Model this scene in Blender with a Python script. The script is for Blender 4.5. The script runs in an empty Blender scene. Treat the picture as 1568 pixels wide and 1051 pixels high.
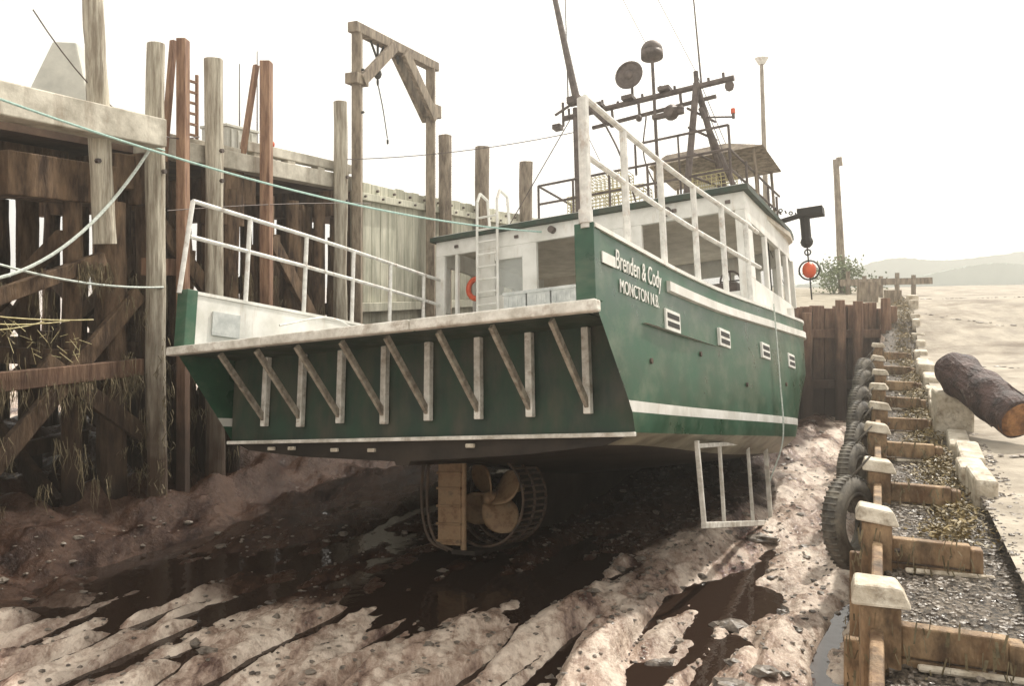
import bpy, math, random
from mathutils import Vector, Matrix, noise
random.seed(7)
sc=bpy.context.scene
R=random.random
def U(a,b): return a+(b-a)*random.random()
def ss(a,b,x):
    t=max(0,min(1,(x-a)/(b-a))); return t*t*(3-2*t)

# ------------------------------------------------------------ materials
def mat(name,c1,c2,scale=3,rough=.7,rough2=None,bump=.3,bdist=.02,stretch=(1,1,1),metal=0,det=4,
        lo=.35,hi=.65,wet=None,c3=None,spec=.5,bscale=None,streak=None):
    m=bpy.data.materials.new(name); m.use_nodes=True
    nt=m.node_tree; n=nt.nodes; l=nt.links; b=n['Principled BSDF']
    tc=n.new('ShaderNodeTexCoord'); mp=n.new('ShaderNodeMapping'); mp.inputs['Scale'].default_value=stretch
    l.new(tc.outputs['Object'],mp.inputs[0])
    t=n.new('ShaderNodeTexNoise'); t.inputs['Scale'].default_value=scale; t.inputs['Detail'].default_value=det; t.inputs['Roughness'].default_value=.65
    l.new(mp.outputs[0],t.inputs['Vector'])
    r=n.new('ShaderNodeValToRGB'); e=r.color_ramp.elements
    e[0].position=lo; e[0].color=(*c1,1); e[1].position=hi; e[1].color=(*c2,1)
    if c3: x=e.new((lo+hi)/2); x.color=(*c3,1)
    l.new(t.outputs[0],r.inputs[0]); col=r.outputs[0]
    rr=n.new('ShaderNodeMapRange'); rr.inputs[1].default_value=lo; rr.inputs[2].default_value=hi
    rr.inputs[3].default_value=rough; rr.inputs[4].default_value=rough2 if rough2 is not None else rough
    l.new(t.outputs[0],rr.inputs[0]); ro=rr.outputs[0]
    if streak:
        mp2=n.new('ShaderNodeMapping'); mp2.inputs['Scale'].default_value=streak[1]
        l.new(tc.outputs['Object'],mp2.inputs[0])
        t3=n.new('ShaderNodeTexNoise'); t3.inputs['Scale'].default_value=1; t3.inputs['Detail'].default_value=6; t3.inputs['Roughness'].default_value=.7
        l.new(mp2.outputs[0],t3.inputs['Vector'])
        r3=n.new('ShaderNodeMapRange'); r3.inputs[1].default_value=streak[2]; r3.inputs[2].default_value=streak[3]; r3.inputs[4].default_value=streak[4]
        l.new(t3.outputs[0],r3.inputs[0])
        mx=n.new('ShaderNodeMixRGB'); mx.inputs[2].default_value=(*streak[0],1)
        l.new(r3.outputs[0],mx.inputs[0]); l.new(col,mx.inputs[1]); col=mx.outputs[0]
    if wet:
        g=n.new('ShaderNodeNewGeometry'); sp=n.new('ShaderNodeSeparateXYZ'); l.new(g.outputs['Position'],sp.inputs[0])
        tn=n.new('ShaderNodeTexNoise'); tn.inputs['Scale'].default_value=2.2; tn.inputs['Detail'].default_value=4
        l.new(g.outputs['Position'],tn.inputs['Vector'])
        ma=n.new('ShaderNodeMath'); ma.operation='MULTIPLY_ADD'; ma.inputs[1].default_value=2.6
        l.new(tn.outputs[0],ma.inputs[0]); l.new(sp.outputs[2],ma.inputs[2])
        mr=n.new('ShaderNodeMapRange'); mr.inputs[1].default_value=wet[0]+1.3; mr.inputs[2].default_value=wet[1]+1.3
        mr.inputs[3].default_value=1; mr.inputs[4].default_value=0
        l.new(ma.outputs[0],mr.inputs[0])
        mx=n.new('ShaderNodeMixRGB'); mx.inputs[2].default_value=(*wet[2],1)
        l.new(mr.outputs[0],mx.inputs[0]); l.new(col,mx.inputs[1]); col=mx.outputs[0]
    l.new(col,b.inputs['Base Color']); l.new(ro,b.inputs['Roughness'])
    b.inputs['Metallic'].default_value=metal
    b.inputs['Specular IOR Level'].default_value=spec
    if bump:
        t2=n.new('ShaderNodeTexNoise'); t2.inputs['Scale'].default_value=bscale or scale*3; t2.inputs['Detail'].default_value=3; t2.inputs['Roughness'].default_value=.65
        l.new(mp.outputs[0],t2.inputs['Vector'])
        bm=n.new('ShaderNodeBump'); bm.inputs['Strength'].default_value=bump; bm.inputs['Distance'].default_value=bdist
        l.new(t2.outputs[0],bm.inputs['Height']); l.new(bm.outputs[0],b.inputs['Normal'])
    return m
DARKWET=(.04,.022,.014)
M={}
M['pile']=mat('weathered_pile',(.24,.20,.15),(.60,.56,.46),4,.85,bump=.8,bdist=.03,stretch=(3,3,.3),wet=(.8,4.0,(.07,.043,.027)),streak=((.12,.08,.05),(8,8,.5),.55,.75,.7))
M['pilered']=mat('creosote_timber',(.13,.06,.036),(.36,.22,.14),4,.8,bump=.6,bdist=.03,stretch=(3,3,.35),wet=(1.2,4.2,DARKWET))
M['gantry']=mat('gantry_timber',(.12,.09,.065),(.34,.28,.21),4,.8,bump=.7,bdist=.03,stretch=(2,2,.5))
M['brace']=mat('brace_timber',(.17,.14,.11),(.42,.38,.31),5,.8,bump=.6,bdist=.015,stretch=(2,2,2))
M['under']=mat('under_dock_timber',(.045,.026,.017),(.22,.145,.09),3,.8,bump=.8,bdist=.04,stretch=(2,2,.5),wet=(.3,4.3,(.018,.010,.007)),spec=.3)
M['conc']=mat('pale_concrete',(.36,.33,.27),(.66,.62,.53),2.2,.85,bump=.5,bdist=.02,streak=((.2,.14,.09),(3,3,.5),.5,.75,.8))
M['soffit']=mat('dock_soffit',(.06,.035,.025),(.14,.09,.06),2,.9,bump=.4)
M['plank']=mat('pale_planks',(.36,.36,.28),(.64,.62,.51),2.5,.85,bump=.6,bdist=.02,stretch=(2,2,.3),wet=(.8,4.2,(.08,.055,.035)),streak=((.2,.14,.08),(6,6,.4),.55,.78,.65))
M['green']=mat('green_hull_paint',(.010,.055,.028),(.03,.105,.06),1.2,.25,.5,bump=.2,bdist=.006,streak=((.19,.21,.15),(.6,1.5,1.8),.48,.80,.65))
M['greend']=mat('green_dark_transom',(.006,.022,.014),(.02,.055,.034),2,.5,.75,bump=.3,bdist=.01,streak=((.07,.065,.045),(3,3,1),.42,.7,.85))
M['white']=mat('white_boat_paint',(.64,.63,.58),(.84,.83,.79),2,.4,.6,bump=.1,bdist=.005,streak=((.42,.31,.20),(5,5,.9),.56,.80,.65))
M['whitew']=mat('worn_white_paint',(.48,.45,.39),(.84,.82,.76),5,.5,.8,bump=.4,bdist=.008,streak=((.22,.14,.08),(4,4,6),.54,.74,.85))
M['bottom']=mat('hull_bottom',(.012,.009,.007),(.04,.03,.022),1.5,.6,bump=.4,bdist=.02,spec=.3)  # near-black paint deepens the shade under the boat
M['bilge']=mat('bilge_paint',(.16,.15,.10),(.40,.39,.30),1.5,.5,bump=.3,bdist=.02,streak=((.06,.045,.025),(1.5,1.5,3),.48,.72,.85))
M['black']=mat('black_rubber',(.010,.009,.008),(.03,.027,.024),6,.6,.85,bump=.3,bdist=.01)
M['tyre']=mat('tyre_rubber',(.05,.045,.038),(.20,.18,.15),5,.6,.9,bump=.5,bdist=.015,streak=((.30,.27,.21),(4,4,4),.56,.72,.7))
M['cage']=mat('cage_steel',(.03,.02,.015),(.12,.08,.055),6,.6,.9,bump=.4,bdist=.01)
M['steel']=mat('dark_mast_steel',(.05,.035,.032),(.15,.12,.105),6,.5,.7,bump=.2,metal=.2)
M['galv']=mat('painted_pipe',(.56,.55,.52),(.80,.79,.75),8,.4,.6,bump=.2,bdist=.004,streak=((.28,.16,.09),(5,5,3),.54,.74,.85))
M['rust']=mat('rusty_bronze',(.18,.10,.05),(.42,.29,.17),6,.5,.75,bump=.4,bdist=.008,metal=.25,streak=((.05,.028,.018),(6,6,6),.5,.72,.8))
M['stone']=mat('wet_stone',(.045,.034,.028),(.26,.22,.18),8,.25,.6,bump=.5,bdist=.02)
M['gravel']=mat('dark_gravel',(.025,.02,.015),(.28,.23,.18),26,.4,.8,bump=1,bdist=.05,lo=.42,hi=.6)
M['ramp']=mat('slipway_concrete',(.27,.235,.19),(.46,.41,.34),1.5,.75,.9,bump=.8,bdist=.03,spec=.2,streak=((.12,.09,.065),(.5,1.2,1),.5,.72,.75),bscale=9)
M['bank']=mat('bank_earth',(.24,.21,.16),(.42,.38,.31),2,.9,bump=.6,bdist=.06,spec=.1)
M['crib']=mat('crib_timber',(.13,.07,.035),(.42,.29,.17),5,.75,bump=.8,bdist=.025,stretch=(1,1,.45),streak=((.04,.026,.015),(3,3,2),.46,.66,.85),wet=(-.5,1.3,DARKWET))
M['cap']=mat('cap_timber',(.38,.32,.24),(.68,.62,.52),5,.75,bump=.9,bdist=.02,streak=((.12,.08,.045),(7,7,7),.52,.72,.85))
M['weed']=mat('seaweed',(.06,.042,.015),(.30,.22,.085),9,.4,.7,bump=.2)
M['moss']=mat('hanging_weed',(.08,.065,.035),(.26,.21,.125),9,.8,bump=.2)
M['leaf']=mat('bush_leaves',(.10,.14,.06),(.24,.28,.15),3,.6,bump=.1)
M['hill']=mat('hazy_forest',(.42,.47,.42),(.50,.545,.49),.02,1,bump=0,spec=0)  # both forest tones carry distance haze in their base colour
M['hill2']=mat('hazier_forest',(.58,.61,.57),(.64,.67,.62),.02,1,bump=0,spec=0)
M['orange']=mat('orange_plastic',(.50,.06,.02),(.70,.12,.04),4,.45,bump=.05)
M['rope']=mat('pale_rope',(.45,.5,.46),(.7,.75,.7),30,.8,bump=.3,bdist=.003)
M['teal']=mat('teal_rope',(.30,.48,.44),(.5,.68,.62),30,.8,bump=.3,bdist=.003)
M['net']=mat('yellow_net',(.40,.34,.16),(.6,.54,.32),20,.8,bump=.2)
M['log']=mat('bark_log',(.022,.014,.016),(.10,.06,.055),5,.7,bump=1,bdist=.05,streak=((.36,.30,.27),(9,9,3),.6,.72,.7))
M['logend']=mat('rotten_wood',(.10,.04,.015),(.34,.17,.07),6,.8,bump=.8,bdist=.03)
M['canvas']=mat('canvas_cover',(.5,.5,.45),(.68,.67,.6),2,.8,bump=.3)
M['crate']=mat('grey_crate',(.42,.44,.43),(.64,.65,.63),5,.6,bump=.2)
M['inter']=mat('cabin_interior',(.50,.45,.37),(.68,.62,.53),3,.6,bump=.1)
def mudmat():
    m=bpy.data.materials.new('wet_mud'); m.use_nodes=True; nt=m.node_tree; n=nt.nodes; l=nt.links; b=n['Principled BSDF']
    tc=n.new('ShaderNodeTexCoord')
    def noi(s,d=5,r=.65,sc=(1,1,1),rot=0):
        mp=n.new('ShaderNodeMapping'); mp.inputs['Scale'].default_value=sc; mp.inputs['Rotation'].default_value=(0,0,rot)
        l.new(tc.outputs['Object'],mp.inputs[0])
        t=n.new('ShaderNodeTexNoise'); t.inputs['Scale'].default_value=s; t.inputs['Detail'].default_value=d; t.inputs['Roughness'].default_value=r
        l.new(mp.outputs[0],t.inputs[0]); return t.outputs[0]
    def mr(inp,a,b_,c,d):
        x=n.new('ShaderNodeMapRange'); x.inputs[1].default_value=a; x.inputs[2].default_value=b_; x.inputs[3].default_value=c; x.inputs[4].default_value=d; l.new(inp,x.inputs[0]); return x.outputs[0]
    a=noi(.75,8,.7,(1.8,.6,1),.5); f=noi(7,6,.7)
    r=n.new('ShaderNodeValToRGB'); e=r.color_ramp.elements
    e[0].position=.37; e[0].color=(.11,.055,.042,1); e[1].position=.56; e[1].color=(.78,.66,.555,1)
    x=e.new(.45); x.color=(.46,.34,.27,1); l.new(a,r.inputs[0])
    r2=n.new('ShaderNodeValToRGB'); e=r2.color_ramp.elements; e[0].position=.38; e[0].color=(.40,.31,.27,1); e[1].position=.52; e[1].color=(1,1,1,1)
    l.new(f,r2.inputs[0]); mx=n.new('ShaderNodeMixRGB'); mx.blend_type='MULTIPLY'; mx.inputs[0].default_value=.75
    l.new(r.outputs[0],mx.inputs[1]); l.new(r2.outputs[0],mx.inputs[2])
    at=n.new('ShaderNodeAttribute'); at.attribute_name='shade_damp'
    dk=n.new('ShaderNodeMixRGB'); dk.blend_type='MULTIPLY'; dk.inputs[2].default_value=(.085,.052,.040,1); l.new(at.outputs['Fac'],dk.inputs[0]); l.new(mx.outputs[0],dk.inputs[1])  # mask multiplies painted shade and damp patches into the mud colour
    l.new(dk.outputs[0],b.inputs['Base Color'])
    l.new(mr(a,.42,.58,.10,.42),b.inputs['Roughness'])
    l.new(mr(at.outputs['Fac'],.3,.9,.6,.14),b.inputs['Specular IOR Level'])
    g=noi(11,5,.7)
    b1=n.new('ShaderNodeBump'); b1.inputs['Strength'].default_value=.9; b1.inputs['Distance'].default_value=.05; l.new(g,b1.inputs['Height'])
    l.new(b1.outputs[0],b.inputs['Normal']); return m
M['mud']=mudmat()
def watermat():
    m=bpy.data.materials.new('puddle_water'); m.use_nodes=True; nt=m.node_tree; n=nt.nodes; l=nt.links; b=n['Principled BSDF']
    b.inputs['Base Color'].default_value=(.03,.018,.013,1); b.inputs['Roughness'].default_value=.04
    t=n.new('ShaderNodeTexNoise'); t.inputs['Scale'].default_value=5; t.inputs['Detail'].default_value=4
    tc=n.new('ShaderNodeTexCoord'); l.new(tc.outputs['Object'],t.inputs[0])
    bm=n.new('ShaderNodeBump'); bm.inputs['Strength'].default_value=.3; bm.inputs['Distance'].default_value=.02; l.new(t.outputs[0],bm.inputs['Height']); l.new(bm.outputs[0],b.inputs['Normal'])
    return m
M['water']=watermat()

# ------------------------------------------------------------ builder
class B:
    def __init__(s): s.v=[]; s.f=[]; s.mi=[]; s.k=0
    def add(s,vs,fs):
        o=len(s.v); s.v+= [tuple(v) for v in vs]; s.f+=[tuple(i+o for i in f) for f in fs]; s.mi+=[s.k]*len(fs)
    def box(s,a,b,M3=None,o=None):
        x0,y0,z0=a; x1,y1,z1=b
        vs=[(x0,y0,z0),(x1,y0,z0),(x1,y1,z0),(x0,y1,z0),(x0,y0,z1),(x1,y0,z1),(x1,y1,z1),(x0,y1,z1)]
        if M3 is not None: vs=[tuple((M3@Vector(v))+(o or Vector())) for v in vs]
        s.add(vs,[(0,3,2,1),(4,5,6,7),(0,1,5,4),(1,2,6,5),(2,3,7,6),(3,0,4,7)])
    def beam(s,p,q,w,h,up=(0,0,1)):
        p=Vector(p);q=Vector(q); d=(q-p); L=d.length; d.normalize(); up=Vector(up)
        sd=d.cross(up)
        if sd.length<1e-3: sd=d.cross(Vector((1,0,0)))
        sd.normalize(); u=sd.cross(d); u.normalize()
        m=Matrix((sd,d,u)).transposed()
        s.box((-w/2,0,-h/2),(w/2,L,h/2),m,p)
    def cyl(s,p,q,r,r2=None,n=8,rings=1,jit=0):
        p=Vector(p);q=Vector(q); r2=r if r2 is None else r2
        d=(q-p).normalized(); a=d.cross(Vector((0,0,1)))
        if a.length<1e-3: a=Vector((1,0,0))
        a.normalize(); c=d.cross(a)
        vs=[];fs=[]
        sd=random.random()*50
        for i in range(rings+1):
            t=i/rings; P=p.lerp(q,t); rr=r+(r2-r)*t
            if jit and rings>1: P=P+a*jit*.4*noise.noise(Vector((t*3,sd,0)))+c*jit*.4*noise.noise(Vector((t*3,0,sd)))
            for j in range(n):
                an=2*math.pi*j/n; k=rr
                if jit: k=rr*(1+jit*3*noise.noise(Vector((math.cos(an)*1.3+sd,math.sin(an)*1.3,t*6))))
                vs.append(P+a*math.cos(an)*k+c*math.sin(an)*k)
        for i in range(rings):
            for j in range(n):
                j2=(j+1)%n; fs.append((i*n+j,i*n+j2,(i+1)*n+j2,(i+1)*n+j))
        fs.append(tuple(range(n))[::-1]); fs.append(tuple(rings*n+j for j in range(n)))
        s.add(vs,fs)
    def tube(s,pts,r,n=6):
        for i in range(len(pts)-1): s.cyl(pts[i],pts[i+1],r,n=n)
    def torus(s,c,ax,Rr,r,n=28,m=10,flat=1):
        c=Vector(c);ax=Vector(ax).normalized(); a=ax.cross(Vector((0,0,1)))
        if a.length<1e-3:a=Vector((1,0,0))
        a.normalize(); b=ax.cross(a); vs=[];fs=[]
        for i in range(n):
            an=2*math.pi*i/n; rd=a*math.cos(an)+b*math.sin(an)
            for j in range(m):
                bn=2*math.pi*j/m; vs.append(c+rd*(Rr+r*math.cos(bn))+ax*r*flat*math.sin(bn))
        for i in range(n):
            for j in range(m):
                fs.append((i*m+j,((i+1)%n)*m+j,((i+1)%n)*m+(j+1)%m,i*m+(j+1)%m))
        s.add(vs,fs)
    def ball(s,c,r,sx=1,sy=1,sz=1,jit=0,n=8,m=6):
        vs=[];fs=[];sd=random.random()*99
        for i in range(m+1):
            th=math.pi*i/m
            for j in range(n):
                ph=2*math.pi*j/n; d=Vector((math.sin(th)*math.cos(ph),math.sin(th)*math.sin(ph),math.cos(th)))
                k=r*(1+(jit*noise.noise(d*1.5+Vector((sd,sd,0))) if jit else 0))
                vs.append((c[0]+d.x*k*sx,c[1]+d.y*k*sy,c[2]+d.z*k*sz))
        for i in range(m):
            for j in range(n): fs.append((i*n+j,(i+1)*n+j,(i+1)*n+(j+1)%n,i*n+(j+1)%n))
        s.add(vs,fs)
    def obj(s,name,mats,parent=None,smooth=False,bevel=0,loc=None):
        me=bpy.data.meshes.new(name); me.from_pydata(s.v,[],s.f)
        if not isinstance(mats,(list,tuple)): mats=[mats]
        for m in mats: me.materials.append(m)
        me.polygons.foreach_set('material_index',s.mi)
        if smooth: me.polygons.foreach_set('use_smooth',[True]*len(s.f))
        me.validate(); me.update()
        o=bpy.data.objects.new(name,me); sc.collection.objects.link(o)
        if parent: o.parent=parent
        if loc: o.location=loc
        if bevel:
            b=o.modifiers.new('b','BEVEL'); b.width=bevel; b.segments=2; b.limit_method='ANGLE'
        return o
def empty(name,mw=None):
    e=bpy.data.objects.new(name,None); sc.collection.objects.link(e)
    if mw is not None: e.matrix_world=mw
    return e
def cat(pts,n=8):
    P=[Vector(p) for p in pts]; P=[P[0]*2-P[1]]+P+[P[-1]*2-P[-2]]; out=[]
    for i in range(1,len(P)-2):
        for k in range(n):
            t=k/n; a,b,c,d=P[i-1],P[i],P[i+1],P[i+2]
            out.append(.5*((2*b)+(c-a)*t+(2*a-5*b+4*c-d)*t*t+(3*b-a-3*c+d)*t**3))
    out.append(P[-2]); return out

# frames of reference: the wharf line and the crib wall line
def D(s,o,z): return Vector((-6.07+.415*s+.910*o, 13.5+.910*s-.415*o, z))
def E(s,o,z): return Vector((.418*s+.908*o, .908*s-.418*o, z))
MD=Matrix(((.415,-.910,0),(.910,.415,0),(0,0,1)))
ME=Matrix(((.908,.418,0),(-.418,.908,0),(0,0,1)))   # x=o, y=s

# ------------------------------------------------------------ terrain
def fill_h(Y): return 1.66+ (3.85-1.66)*ss(12,45,Y)
def gz(X,Y):
    u=X*.908-Y*.418
    if u>0.02 and Y>-5:
        z=fill_h(Y)+.03*noise.noise(Vector((X*3,Y*3,0)))+.06*noise.noise(Vector((X*.7,Y*.7,5)))*ss(.9,1.5,-u+2)
        z+=max(0,(3.4-z))*ss(21,26,Y)
        return z
    bank=ss(3,6,X)*ss(23.9,24.1,Y)
    o=(X+6.07)*.910-(Y-13.5)*.415; s=(X+6.07)*.415+(Y-13.5)*.910
    z=0
    if Y<40 and abs(X)<30:
        al=X*.5+Y*.86; ac=X*.86-Y*.5
        z+=.18*noise.noise(Vector((ac*.9,al*.28,0)))
        z+=.15*noise.noise(Vector((ac*2.4,al*.5,3)))
        z+=.05*noise.noise(Vector((ac*5.5,al*1.3,13)))
        z+=.05*noise.noise(Vector((X*3.1,Y*3.1,7)))
        z+=.028*noise.noise(Vector((X*8,Y*8,1)))+.016*noise.noise(Vector((X*19,Y*19,2)))
        rg=1-abs(noise.noise(Vector((ac*1.5+9,al*.35,11)))); z-= .17*max(0,rg-.82)/.18*ss(12,9,Y)
        for (x0,y0,wd) in ((-2.55,9.0,.16),(.35,8.3,.14),(-4.6,9.2,.13)):
            dd=abs((X-x0)*.87-(Y-y0)*.5+.12*noise.noise(Vector((Y*.8,x0,0)))); aa=(X-x0)*.5+(Y-y0)*.87
            if abs(aa)<1.6: z+=(-.13*ss(wd,0,dd)+.05*ss(wd*2.2,wd*1.1,dd)*ss(wd*.6,wd*1.2,dd))*ss(1.6,1.0,abs(aa))
        z+=.08*ss(9.8,8.3,Y)
        z-=.07*ss(9.3,10.2,Y)*ss(13.5,11.8,Y)
        z+=.12*ss(.5,3.5,X)*ss(10,12,Y)
        md=.8*ss(1.3,-.8,o)*ss(9,5,s)*ss(-9,-6,o)
        md*=1+.7*noise.noise(Vector((X*.9,Y*.9,4)))
        z+=md+ .26*noise.noise(Vector((X*1.8,Y*1.8,9)))*ss(2.2,.5,o)
    z=z*(1-bank)+bank*(3.35+.5*ss(24,45,Y))
    return z
def shade_damp(X,Y):  # a, b: painted shade under wharf and boat; c: random damp patches
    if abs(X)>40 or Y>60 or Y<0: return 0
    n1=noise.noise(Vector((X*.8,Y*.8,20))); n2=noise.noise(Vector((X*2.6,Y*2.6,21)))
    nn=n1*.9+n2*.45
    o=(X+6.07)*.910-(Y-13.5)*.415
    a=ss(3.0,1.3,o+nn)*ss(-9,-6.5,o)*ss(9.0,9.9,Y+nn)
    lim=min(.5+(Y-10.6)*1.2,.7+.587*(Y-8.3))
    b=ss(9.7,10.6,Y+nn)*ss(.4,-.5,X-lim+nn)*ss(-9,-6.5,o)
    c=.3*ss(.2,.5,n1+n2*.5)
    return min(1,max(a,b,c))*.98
def lines(dense,lo,hi,g=1.18):
    a=list(dense); st=dense[1]-dense[0]; x=dense[0]
    L=[]; 
    while x>lo: st*=g; x-=st; L.append(x)
    x=a[-1]; st=a[-1]-a[-2]; Rr=[]
    while x<hi: st*=g; x+=st; Rr.append(x)
    return L[::-1]+a+Rr
def fr(a,b,st):
    n=int((b-a)/st); return [a+i*st for i in range(n+1)]
xs=lines(fr(-9,9.5,.042),-3500,3500)
ys=lines(fr(5,14,.042)+fr(14.1,27,.12),-60,4500)
g=B()
nx=len(xs); shade_dmp=[]
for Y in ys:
    for X in xs: g.v.append((X,Y,gz(X,Y))); shade_dmp.append(shade_damp(X,Y))
for j in range(len(ys)-1):
    for i in range(nx-1):
        g.f.append((j*nx+i,j*nx+i+1,(j+1)*nx+i+1,(j+1)*nx+i))
        X=xs[i];Y=ys[j]; u=X*.908-Y*.418
        k=0
        if u>-.03: k=1
        if (Y>24 and X>4) or (u>1.2 and Y>20): k=2
        g.mi.append(k)
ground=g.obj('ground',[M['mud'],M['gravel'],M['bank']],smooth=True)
att=ground.data.attributes.new('shade_damp','FLOAT','POINT'); att.data.foreach_set('value',shade_dmp)
w=B(); w.add([(-14,6,-.065),(6,6,-.065),(9,24,-.065),(-14,24,-.065)],[(0,1,2,3)]); w.obj('puddle_water',M['water'])

# slipway sheet right of the kerb
w=B(); o0=[.98,1.4,2,3,5,8,14,25,45,80,160]; s0=[-4,0,3,5,7,9,11,13,15,18,21,24,27,30,35,40,46,55]
vs=[]
for s in s0:
    for o in o0:
        p=E(s,o,0); z=fill_h(p.y); z+=max(0,3.4-z)*ss(21,26,p.y); vs.append((p.x,p.y,z+.11+.03*min(o,6)+.02*noise.noise(Vector((s,o,0)))))
n=len(o0); w.add(vs,[(j*n+i,j*n+i+1,(j+1)*n+i+1,(j+1)*n+i) for j in range(len(s0)-1) for i in range(n-1)])
w.obj('slipway',M['ramp'])
w=B()
for s in (12,17,22,27,33):
    for i in range(110):
        o=1.3+i*.14; p=E(s+.5*noise.noise(Vector((i*.06,s,0)))+.12*U(-1,1),o,0); z=fill_h(p.y); z+=max(0,3.4-z)*ss(21,26,p.y)
        if R()<.7: w.ball((p.x,p.y,z+.12+.03*min(o,6)),U(.015,.045),U(1.5,3),1.2,.4,jit=.6,n=6,m=4)
w.obj('tide_wrack',M['stone'])

# stones
st=B()
for i in range(3000):
    if i<1500: X=U(-7,4.5); Y=U(6.2,13.5)
    else: X=U(.5,8.5); Y=U(8,22)
    if X*.908-Y*.418>-.3: continue
    r=U(.010,.03) if R()<.93 else U(.03,.07)
    st.ball((X,Y,gz(X,Y)+r*.15),r,U(.9,1.6),U(.8,1.3),U(.35,.7),jit=.6,n=7,m=5)
for (X,Y,r) in ((2.15,7.75,.17),(2.5,7.95,.1),(-3.3,8.6,.07),(1.6,8.6,.12),(-.9,8.0,.05),(2.6,9.5,.14),(.4,8.3,.06),(3.2,11,.14),(3.9,12.5,.16)):
    st.ball((X,Y,gz(X,Y)+r*.1),r,1.5,1.0,.45,jit=.8,n=9,m=6)
st.obj('mud_stones',M['stone'],smooth=False)
st=B()
for i in range(5000):
    s=U(4.5,13) if R()<.7 else U(13,24); o=U(.05,1.0) if R()<.85 else U(1.0,1.35); p=E(s,o,0); r=U(.010,.028)
    z=gz(p.x,p.y)
    if o>.98: z=fill_h(p.y)+.14
    st.ball((p.x,p.y,z),r,U(.9,1.5),U(.8,1.3),U(.5,.8),jit=.6,n=6,m=4)
st.obj('ramp_gravel',M['stone'])

# ------------------------------------------------------------ crib wall (right)
wall=empty('timber_crib_wall')
posts=[5.55,7.4,9.6,11.9,14.2,16.5,18.8,21.0,23.2]
a=B();c=B();p3=B();sw=B()
for i,s in enumerate(posts):
    dz=max(0,fill_h(s*.908)-1.66)*.9+U(-.03,.03)*(i>0)
    o=E(s,U(-.03,.03)*(i>0),0)
    rot=ME@Matrix.Rotation(U(-.10,.10),3,'Z')@Matrix.Rotation(U(-.02,.02),3,'X')
    a.box((-.11,-.12,-.2),(.12,.12,2.03+dz),rot,o)
    a.box((-.2,.12,.2),(.02,.19,1.7+dz),rot,o)
    z=2.03+dz
    vs=[(-.17,-.16,z),(.18,-.15,z-.02),(.17,.2,z-.02),(-.16,.2,z),(-.14,-.12,z+.12),(.13,-.11,z+.10),(.11,.17,z+.08),(-.13,.17,z+.1)]
    tl_=Matrix.Rotation(U(-.08,.08),3,'Y')
    c.add([tuple(rot@((tl_@(Vector(v)-Vector((0,0,z))))+Vector((0,0,z+.01)))+o) for v in vs],[(0,3,2,1),(4,5,6,7),(0,1,5,4),(1,2,6,5),(2,3,7,6),(3,0,4,7)])
    for k in range(2):
        p3.box((.12,-.05-.01*k,1.50+dz+.21*k),(.70,.03,1.695+dz+.21*k),rot,o)
    a.box((.70,-.07,1.4+dz),(.79,.06,1.88+dz),rot,o)
    c.box((.2,-.16,1.66+dz),(.86,-.10,1.70+dz),ME@Matrix.Rotation(.12+U(-.05,.05),3,'Z'),o)
    for q in range(130):
        pp=o+rot@Vector((U(-.14,.8),U(-.2,-.08),U(1.62,2.0)+dz)) if q%2 else o+rot@Vector((U(-.2,.0),U(-.2,.2),U(.8,1.9)+dz))
        l_=U(.03,.12); x=Vector((U(-1,1),U(-1,1),0)).normalized()*U(.003,.01); e=Vector((U(-.03,.03),U(-.03,.03),-l_))
        sw.add([pp-x,pp+x,pp+x+e,pp-x+e],[(0,1,2,3)])
for k in range(7):
    z=.05+.265*k
    for i in range(-1,len(posts)-1):
        s0_=posts[i] if i>=0 else 2.5; s1_=posts[i+1]
        a.box((-.05,s0_+.13,z),(.03,s1_-.13,z+.25),ME,Vector((0,0,0)))
a.obj('posts_and_walings',M['crib'],wall,bevel=.018); c.obj('post_caps',M['cap'],wall,bevel=.025); p3.obj('cross_planks',M['crib'],wall,bevel=.012); sw.obj('clinging_weed',M['moss'],wall)
bb=B()
for s in posts:
    for z in (1.8,1.55):
        bb.cyl(E(s,.12,z+.0),E(s,.16,z),.025,n=6)
    bb.cyl(E(s-.12,0,1.8),E(s-.17,0,1.8),.03,n=6)
bb.obj('bolts',M['steel'],wall)
k=B(); s=9.6
while s<34:
    L=U(.5,1.4); p=E(s,0,0); z=gz(*(E(s,.95,0).xy))
    h=.28+U(-.10,.10)
    k.box((.88+U(-.06,.05),0,z-.1),(1.14+U(-.05,.06),L-.06,z+h),ME@Matrix.Rotation(U(-.05,.05),3,'Z')@Matrix.Rotation(U(-.03,.03),3,'X'),Vector((p.x,p.y,0)))
    s+=L+U(.02,.15)
p=E(13.75,0,0); k.box((.80,0,1.6),(1.32,.62,2.40),ME@Matrix.Rotation(.06,3,'Z'),Vector((p.x,p.y,0)))
k.obj('concrete_kerb',M['cap'],bevel=.04)
k=B()
for i in range(15000):
    s=U(8.0,30); o=.66+.2*noise.noise(Vector((s*.8,0,0)))+random.gauss(0,.14); p=E(s,o,0); z=gz(p.x,p.y)+U(0,.3)*max(0,1-abs(o-.75)*2.5)*(.5+noise.noise(Vector((s*1.5,3,0))))
    d=Vector((U(-1,1),U(-1,1),U(-.4,.6))).normalized()*U(.012,.035); e=Vector((U(-1,1),U(-1,1),U(-.5,.5))).normalized()*U(.005,.014)
    q=Vector((p.x,p.y,z+.02)); k.add([q-d-e,q-d+e,q+d+e,q+d-e],[(0,1,2,3)])
k.obj('seaweed_heap',M['weed'])
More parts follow.
